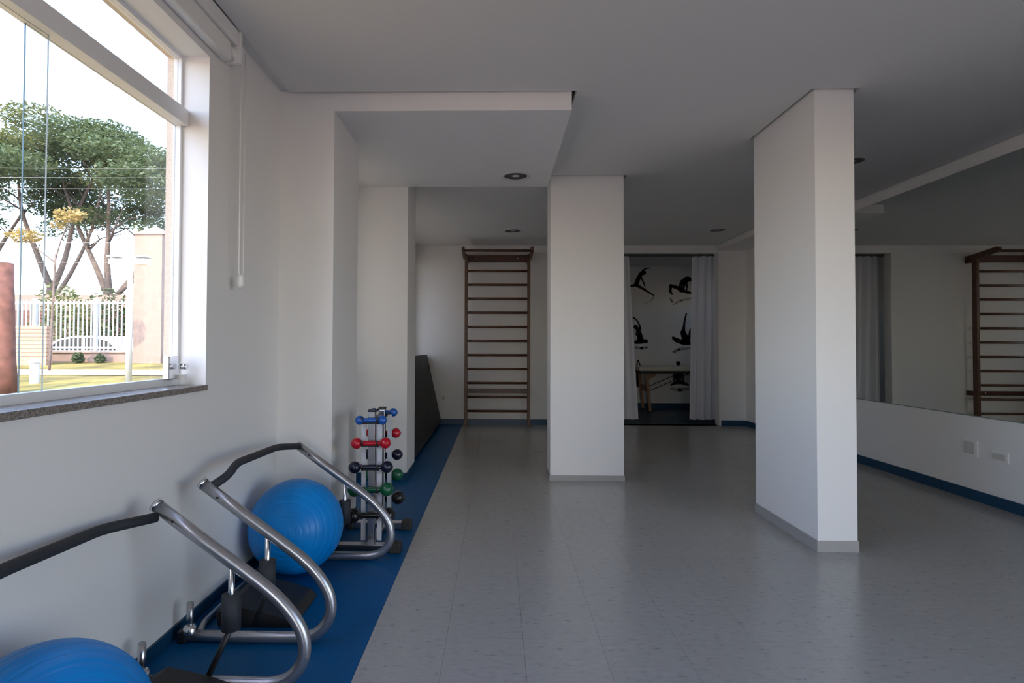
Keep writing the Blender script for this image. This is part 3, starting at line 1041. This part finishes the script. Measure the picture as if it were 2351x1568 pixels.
for yy in (TY0 + 0.09, TY1 - 0.1):
    for sg in (1, -1):
        MB().tube([((TX0 + TX1) / 2 - sg * 0.05, yy, 0.655), ((TX0 + TX1) / 2 - sg * 0.72, yy, 0.36)], 0.006, 8).build('brace_wire', 'black_plastic', tb)

# ================================================================== OUTDOORS
def gz(y):
    return 0.0437 * max(y, 1.0)


gv, gf = [], []
gx = [-60, -40, -25, -18, -12, -9, -6, -4, XOUT]
gy = [1, 3, 6, 9, 12, 15.4]
for yy in gy:
    for xx in gx:
        gv.append((xx, yy, gz(yy)))
for j in range(len(gy) - 1):
    for i in range(len(gx) - 1):
        q = j * len(gx) + i
        gf.append((q, q + 1, q + len(gx) + 1, q + len(gx)))
struct(MB().add(gv, gf).build('lawn', 'lawn'), 'sunlit lawn outside the window')
struct(MB().box(-60, -40, -0.3, 40, 1.0, -0.1).build('garden_ground', 'path_pave'), 'paved ground around the building')
struct(MB().box(-60, 1.0, -0.3, XOUT - 0.0, 1.02, gz(1)).build('kerb', 'path_pave'))
struct(MB().box(-60, 15.4, -0.25, 6, 60, -0.05).build('street', 'street'), 'street beyond the fence')
# paths across the lawn
struct(MB().add([(-30, 11.4, gz(11.4) + 0.012), (-2, 11.4, gz(11.4) + 0.012), (-2, 12.7, gz(12.7) + 0.012), (-30, 12.7, gz(12.7) + 0.012)], [(0, 1, 2, 3)]).build('garden_path', 'path_pave'), 'pale path crossing the lawn')
struct(MB().add([(-30, 5.2, gz(5.2) + 0.012), (-2, 5.2, gz(5.2) + 0.012), (-2, 8.1, gz(8.1) + 0.012), (-30, 8.1, gz(8.1) + 0.012)], [(0, 1, 2, 3)]).build('garden_path', 'path_pave'), 'paved strip next to the building')

# fence with base wall
FY = 15.0
fn = thing('fence', 'white picket railing on a low peach wall beyond the lawn', 'fence', (-11.5, FY, gz(FY)))
MB().box(-16.5, FY - 0.1, 0.35, -9.51, FY + 0.1, 0.90).build('base_wall', 'peach_plaster', fn)
MB().box(-16.5, FY - 0.13, 0.90, -9.51, FY + 0.13, 0.94).build('coping', 'peach_plaster', fn)
for z in (1.02, 2.22):
    MB().box(-16.5, FY - 0.02, z, -9.51, FY + 0.02, z + 0.05).build('rail', 'fence_white', fn)
x = -16.4
pk = MB().box(-0.016, -0.012, 0.94, 0.016, 0.012, 2.31).mesh('picket')
pk.materials.append(MATS['fence_white'])
pst = MB().box(-0.045, -0.04, 0.94, 0.045, 0.04, 2.36).mesh('post')
pst.materials.append(MATS['fence_white'])
i = 0
while x < -9.56:
    o = bpy.data.objects.new('post' if i % 14 == 6 else 'picket', pst if i % 14 == 6 else pk)
    COL.objects.link(o)
    o.parent = fn
    o.matrix_parent_inverse = parent_inv(fn)
    o.location = (x, FY, 0)
    x += 0.118
    i += 1
fn2 = thing('fence', 'white picket railing to the right of the tall peach gate pillar', 'fence', (-7.8, FY, gz(FY)))
MB().box(-8.78, FY - 0.1, 0.35, -5.0, FY + 0.1, 0.70).build('base_wall', 'peach_plaster', fn2)
for z in (0.9, 2.12):
    MB().box(-8.78, FY - 0.02, z, -5.0, FY + 0.02, z + 0.05).build('rail', 'fence_white', fn2)
for k in range(20):
    o = bpy.data.objects.new('picket', pk)
    COL.objects.link(o)
    o.parent = fn2
    o.matrix_parent_inverse = parent_inv(fn2)
    o.location = (-8.7 + k * 0.118, FY, -0.2)

gp = thing('gate_pillar', 'tall peach gate pillar with a pointed cap', 'pillar', (-9.2, FY, gz(FY)))
MB().box(-9.5, FY - 0.35, 0.4, -8.76, FY + 0.35, 4.02).build('shaft', 'peach_plaster', gp)
MB().add([(-9.54, FY - 0.39, 4.02), (-8.72, FY - 0.39, 4.02), (-8.72, FY + 0.39, 4.02), (-9.54, FY + 0.39, 4.02), (-9.13, FY, 4.30)],
         [(0, 3, 2, 1), (0, 1, 4), (1, 2, 4), (2, 3, 4), (3, 0, 4)]).build('cap', 'peach_plaster', gp)

# brick screen, bollard, log post, lamp post
uw = thing('brick_screen', 'low brick screen wall in front of the white railing', 'wall', (-11.6, 14.0, gz(14)))
for k in range(11):
    z = 0.55 + k * 0.0955
    MB().box(-12.35, 13.9, z, -11.18, 14.1, z + 0.086).build('course', 'brick_course', uw)
MB().box(-12.33, 13.92, 0.5, -11.2, 14.08, 1.58).build('core', 'peach_plaster', uw)
bo = thing('bollard', 'short white bollard on the lawn', 'bollard', (-8.25, 10.0, gz(10)))
MB().lathe([(0.075, -0.05), (0.075, 0.34), (0.07, 0.37)], 16, Matrix.Translation((-8.25, 10, gz(10)))).build('shaft', 'fence_white', bo)
MB().lathe([(0.085, 0.37), (0.085, 0.41), (0.05, 0.44), (0.001, 0.45)], 16, Matrix.Translation((-8.25, 10, gz(10)))).build('cap', 'fence_white', bo)
lp = thing('log_post', 'thick brown timber post at the left edge of the window view', 'post', (-7.45, 8.5, gz(8.5)))
MB().tube([(-7.42, 8.5, 0.30), (-7.46, 8.5, 0.9), (-7.48, 8.5, 1.7), (-7.50, 8.5, 2.36)], [0.145, 0.125, 0.115, 0.11], 18).build('trunk', 'log_wood', lp)
MB().tube([(-7.50, 8.5, 2.36), (-7.50, 8.5, 2.372)], 0.105, 18).build('top_face', 'log_wood', lp)
st = thing('street_lamp', 'white garden lamp post with two square lanterns on the lawn', 'lamp post', (-6.55, 10.0, gz(10)))
MB().tube([(-6.55, 10, 0.36), (-6.55, 10, 2.72)], [0.055, 0.045], 16).build('pole', 'fence_white', st)
MB().box(-6.85, 9.98, 2.655, -6.26, 10.02, 2.69).build('arm', 'fence_white', st)
for x in (-6.79, -6.33):
    ln = MB().box(x - 0.115, 9.87, 2.685, x + 0.115, 10.13, 2.715, 0.006).build('lantern_hood', 'fence_white', st)
    MB().box(x - 0.085, 9.90, 2.56, x + 0.085, 10.10, 2.655).build('lantern_glass', 'lamp_glass', ln)

# street wall, car
sw = thing('street_wall', 'dark brick wall with a peach top across the street', 'wall', (-14, 23, 0))
MB().box(-32, 23.0, -0.1, -6, 23.25, 2.5).build('wall_face', 'brick_dark', sw)
MB().box(-32, 22.97, 2.5, -6, 23.28, 3.15).build('top_band', 'peach_plaster', sw)
ca = thing('car', 'white hatchback parked behind the railing', 'car', (-13.1, 18.2, -0.05))
prof = [(-15.0, 0.25), (-15.05, 0.62), (-14.85, 0.86), (-14.2, 0.95), (-13.65, 1.28), (-13.2, 1.39), (-12.5, 1.40), (-12.0, 1.28), (-11.55, 0.98), (-11.15, 0.92), (-11.05, 0.6), (-11.1, 0.25)]
MB().prism(prof, 'y', 17.4, 19.0).build('body', 'car_white', ca)
for side in (17.385, 19.0):
    MB().prism([(-14.05, 0.95), (-13.58, 1.24), (-13.18, 1.33), (-12.85, 1.335), (-12.85, 0.95)], 'y', side, side + 0.015).build('side_window', 'car_glass', ca)
    MB().prism([(-12.78, 0.95), (-12.78, 1.335), (-12.5, 1.335), (-12.06, 1.22), (-11.8, 0.95)], 'y', side, side + 0.015).build('side_window', 'car_glass', ca)
for x in (-14.3, -11.85):
    for yy in (17.36, 18.86):
        w = MB().tube([(x, yy, 0.26), (x, yy + 0.18, 0.26)], 0.31, 24).build('wheel', 'tyre', ca)
        MB().tube([(x, yy - 0.004, 0.26), (x, yy + 0.184, 0.26)], 0.18, 16).build('hubcap', 'lamp_ring', w)
MB().box(-15.07, 17.5, 0.5, -15.0, 17.8, 0.65).build('headlight', 'lamp_glass', ca)

# trees
def leaf_cloud(blobs, n, size, seed):
    rng = random.Random(seed)
    mb = MB()
    tot = sum(b[3] * b[4] * b[5] for b in blobs) ** 1.0
    for (bx_, by_, bz_, rx, ry, rz) in blobs:
        k = int(n * (rx * ry * rz) / tot)
        for _ in range(k):
            while True:
                a = [rng.uniform(-1, 1) for _ in range(3)]
                d = sum(q * q for q in a)
                if 0.12 < d < 1:
                    break
            c = Vector((bx_ + a[0] * rx, by_ + a[1] * ry, bz_ + a[2] * rz))
            s = size * rng.uniform(0.5, 1.3)
            u = Vector((rng.gauss(0, 1), rng.gauss(0, 1), rng.gauss(0, 0.45))).normalized()
            w = u.cross(Vector((rng.gauss(0, 0.6), rng.gauss(0, 0.6), 1))).normalized()
            mb.add([c - u * s, c + w * s * 0.55, c + u * s, c - w * s * 0.55], [(0, 1, 2, 3)])
    return mb


def raw_build(mb, name, material, parent):
    me = bpy.data.meshes.new(name)
    me.from_pydata(mb.v, [], mb.f)
    me.materials.append(MATS[material])
    o = bpy.data.objects.new(name, me)
    COL.objects.link(o)
    o.parent = parent
    o.matrix_parent_inverse = parent_inv(parent)
    return o


def tree(label, base, twig, limbs, blobs, n, size, leaf, seed):
    t = thing('tree', label, 'tree', base, 'trees seen through the window')
    b = Vector(base)
    rng = random.Random(seed)
    tr, br = MB(), MB()
    for li, (pts, r0, r1) in enumerate(limbs):
        P = smooth_path([b + Vector(p) for p in pts], 4)
        rs = [0.78 * (r0 + (r1 - r0) * k / (len(P) - 1)) for k in range(len(P))]
        (tr if li == 0 else br).tube(P, rs, 8)
        if li:
            for _ in range(6):
                k = rng.randrange(len(P) // 2, len(P))
                q = P[k]
                e = q + twig * Vector((rng.uniform(-1.4, 1.4), rng.uniform(-1.4, 1.4), rng.uniform(0.4, 1.8)))
                mid = (q + e) / 2 + twig * Vector((rng.uniform(-.2, .2), rng.uniform(-.2, .2), rng.uniform(-.1, .2)))
                br.tube([q, mid, e], [rs[k] * 0.6, rs[k] * 0.4, 0.012 * twig], 6)
    tr.build('trunk', 'bark', t)
    if br.f:
        br.build('branches', 'bark', t)
    fo = raw_build(leaf_cloud([(b.x + q[0], b.y + q[1], b.z + q[2], q[3], q[4], q[5]) for q in blobs], n, size, seed), 'foliage', leaf, t)
    tag(fo, kind='stuff')
    return t


def umbrella_blobs(rad, z0, z1, n, seed):
    rng = random.Random(seed)
    out = []
    for i in range(n):
        a = rng.uniform(0, 2 * PI)
        r = rad * math.sqrt(rng.uniform(0, 1))
        k = 1 - (r / rad) ** 2
        z = z0 + (z1 - z0) * (0.25 + 0.75 * k) * rng.uniform(0.72, 1.0)
        s = rng.uniform(0.55, 1.25)
        out.append((r * math.cos(a), r * math.sin(a), z, s * 1.25, s * 1.25, s * 0.55))
    return out


tree('broad umbrella-crowned tree behind the gate pillar, dark forked trunk', (-18.0, 26.0, -0.05), 1.0,
     [([(0, 0, 0), (-0.1, 0, 1.5), (0.05, 0, 3.2)], 0.36, 0.28),
      ([(0.05, 0, 3.1), (-0.7, 0.2, 4.6), (-1.7, 0.3, 6.6), (-2.6, 0.5, 8.6)], 0.20, 0.06),
      ([(0.05, 0, 3.1), (0.1, -0.3, 4.8), (0.2, -0.4, 6.8), (0.3, -0.6, 9.0)], 0.21, 0.06),
      ([(0.05, 0, 3.0), (0.9, 0.1, 4.2), (2.2, 0.2, 6.0), (3.6, 0.0, 7.8)], 0.19, 0.05),
      ([(0.4, 0, 3.5), (1.7, -0.3, 4.4), (3.0, -0.6, 5.4), (4.2, -0.9, 6.2)], 0.12, 0.04)],
     umbrella_blobs(5.2, 6.6, 11.2, 60, 3) + [(2.6, -0.6, 6.4, 1.1, 1.0, 0.5), (3.6, -0.7, 6.0, 1.0, 1.0, 0.5), (-0.6, 0, 7.0, 1.5, 1.4, 0.5)], 40000, 0.09, 'leaf_green', 11)
tree('tall leafy tree with several leaning trunks at the left of the window view', (-21.6, 26.5, -0.05), 1.0,
     [([(0, 0, 0), (0.2, 0, 1.8), (0.5, 0, 3.8)], 0.34, 0.26),
      ([(0.5, 0, 3.7), (1.1, 0, 5.2), (1.4, 0.2, 7.2), (2.2, 0.3, 9.2)], 0.2, 0.05),
      ([(0.5, 0, 3.7), (-0.3, 0, 5.6), (-1.2, 0.2, 7.6), (-1.6, 0.4, 9.6)], 0.2, 0.05),
      ([(0.4, 0, 3.0), (1.6, -0.2, 4.6), (2.6, -0.3, 6.6), (3.0, -0.3, 8.4)], 0.15, 0.04)],
     umbrella_blobs(5.0, 7.2, 12.0, 56, 5), 34000, 0.09, 'leaf_pale', 12)
tree('lower spreading tree far left behind the timber post', (-26.5, 28.0, -0.05), 1.0,
     [([(0, 0, 0), (0.2, 0, 2.0), (0.3, 0, 4.0)], 0.34, 0.26),
      ([(0.3, 0, 3.9), (1.5, 0, 6.0), (2.6, 0.2, 8.0)], 0.2, 0.05),
      ([(0.3, 0, 3.9), (-0.6, 0, 6.0), (-1.2, 0.2, 8.6)], 0.2, 0.05)],
     umbrella_blobs(5.2, 6.5, 13.2, 50, 8), 22000, 0.095, 'leaf_green', 13)
tree('slender yellow-leaved tree in front of the railing', (-9.9, 12.4, gz(12.4)), 0.14,
     [([(0, 0, 0), (0.05, 0, 1.4), (0.1, 0, 2.6)], 0.035, 0.028),
      ([(0.1, 0, 2.5), (0.25, 0, 3.0), (0.45, 0, 3.4)], 0.022, 0.01),
      ([(0.1, 0, 2.4), (-0.3, 0, 2.7), (-0.6, 0, 3.0)], 0.022, 0.01)],
     [(0.40, 0, 3.46, 0.34, 0.3, 0.17), (0.15, 0, 3.25, 0.18, 0.2, 0.1), (-0.62, 0, 3.0, 0.36, 0.3, 0.16)], 700, 0.055, 'leaf_yellow', 14)
for lab, loc, sz, lf, sd in (('rounded green shrub behind the railing at the left', (-15.6, 20.0, -0.05), (1.0, 0.9, 1.7), 'leaf_pale', 21),
                             ('rounded green shrub behind the railing below the umbrella tree', (-15.1, 21.8, -0.05), (1.2, 0.7, 1.7), 'leaf_green', 22)):
    t = thing('shrub', lab, 'shrub', loc, 'shrubs along the street')
    tag(raw_build(leaf_cloud([(loc[0], loc[1], loc[2] + sz[2], sz[0], sz[1], sz[2]), (loc[0] + 0.5, loc[1], loc[2] + sz[2] * 0.8, sz[0], sz[1], sz[2] * 0.8)], 2600, 0.10, sd), 'foliage', lf, t), kind='stuff')
    MB().tube([(loc[0], loc[1], loc[2]), (loc[0] + 0.05, loc[1], loc[2] + sz[2])], [0.06, 0.03], 8).build('stem', 'bark', t)
for k, (x, y, s) in enumerate(((-10.9, 14.6, 0.15), (-10.35, 14.65, 0.12), (-8.3, 14.6, 0.22))):
    t = thing('shrub', ['low shrub at the foot of the fence wall', 'smaller low shrub beside the fence wall near the gate pillar', 'low shrub right of the gate pillar'][k], 'shrub', (x, y, gz(y)), 'shrubs along the fence')
    tag(raw_build(leaf_cloud([(x, y, gz(y) + s * 0.9, s, s * 0.7, s)], 260, 0.06, 40 + k), 'foliage', 'leaf_green', t), kind='stuff')
    MB().tube([(x, y, gz(y) - 0.02), (x, y, gz(y) + s)], [0.02, 0.01], 6).build('stem', 'bark', t)

# overhead wires
for k, (z0, z1, yy) in enumerate(((7.6, 7.3, 19.5), (7.3, 7.0, 19.6), (6.85, 6.6, 19.5), (4.95, 4.75, 19.6), (4.15, 4.1, 19.5))):
    pts = []
    for i in range(25):
        u = i / 24
        pts.append((-36 + 36 * u, yy, z0 + (z1 - z0) * u - 0.5 * 4 * u * (1 - u) * 0.3))
    tag(MB().tube(pts, 0.007, 6).build('overhead_wire', 'wire'), ['topmost overhead wire crossing the tree crowns', 'second overhead wire crossing the tree crowns',
        'third overhead wire crossing the tree crowns', 'fourth overhead wire passing under the crowns', 'lowest overhead wire above the railing'][k], 'wire', 'overhead wires')
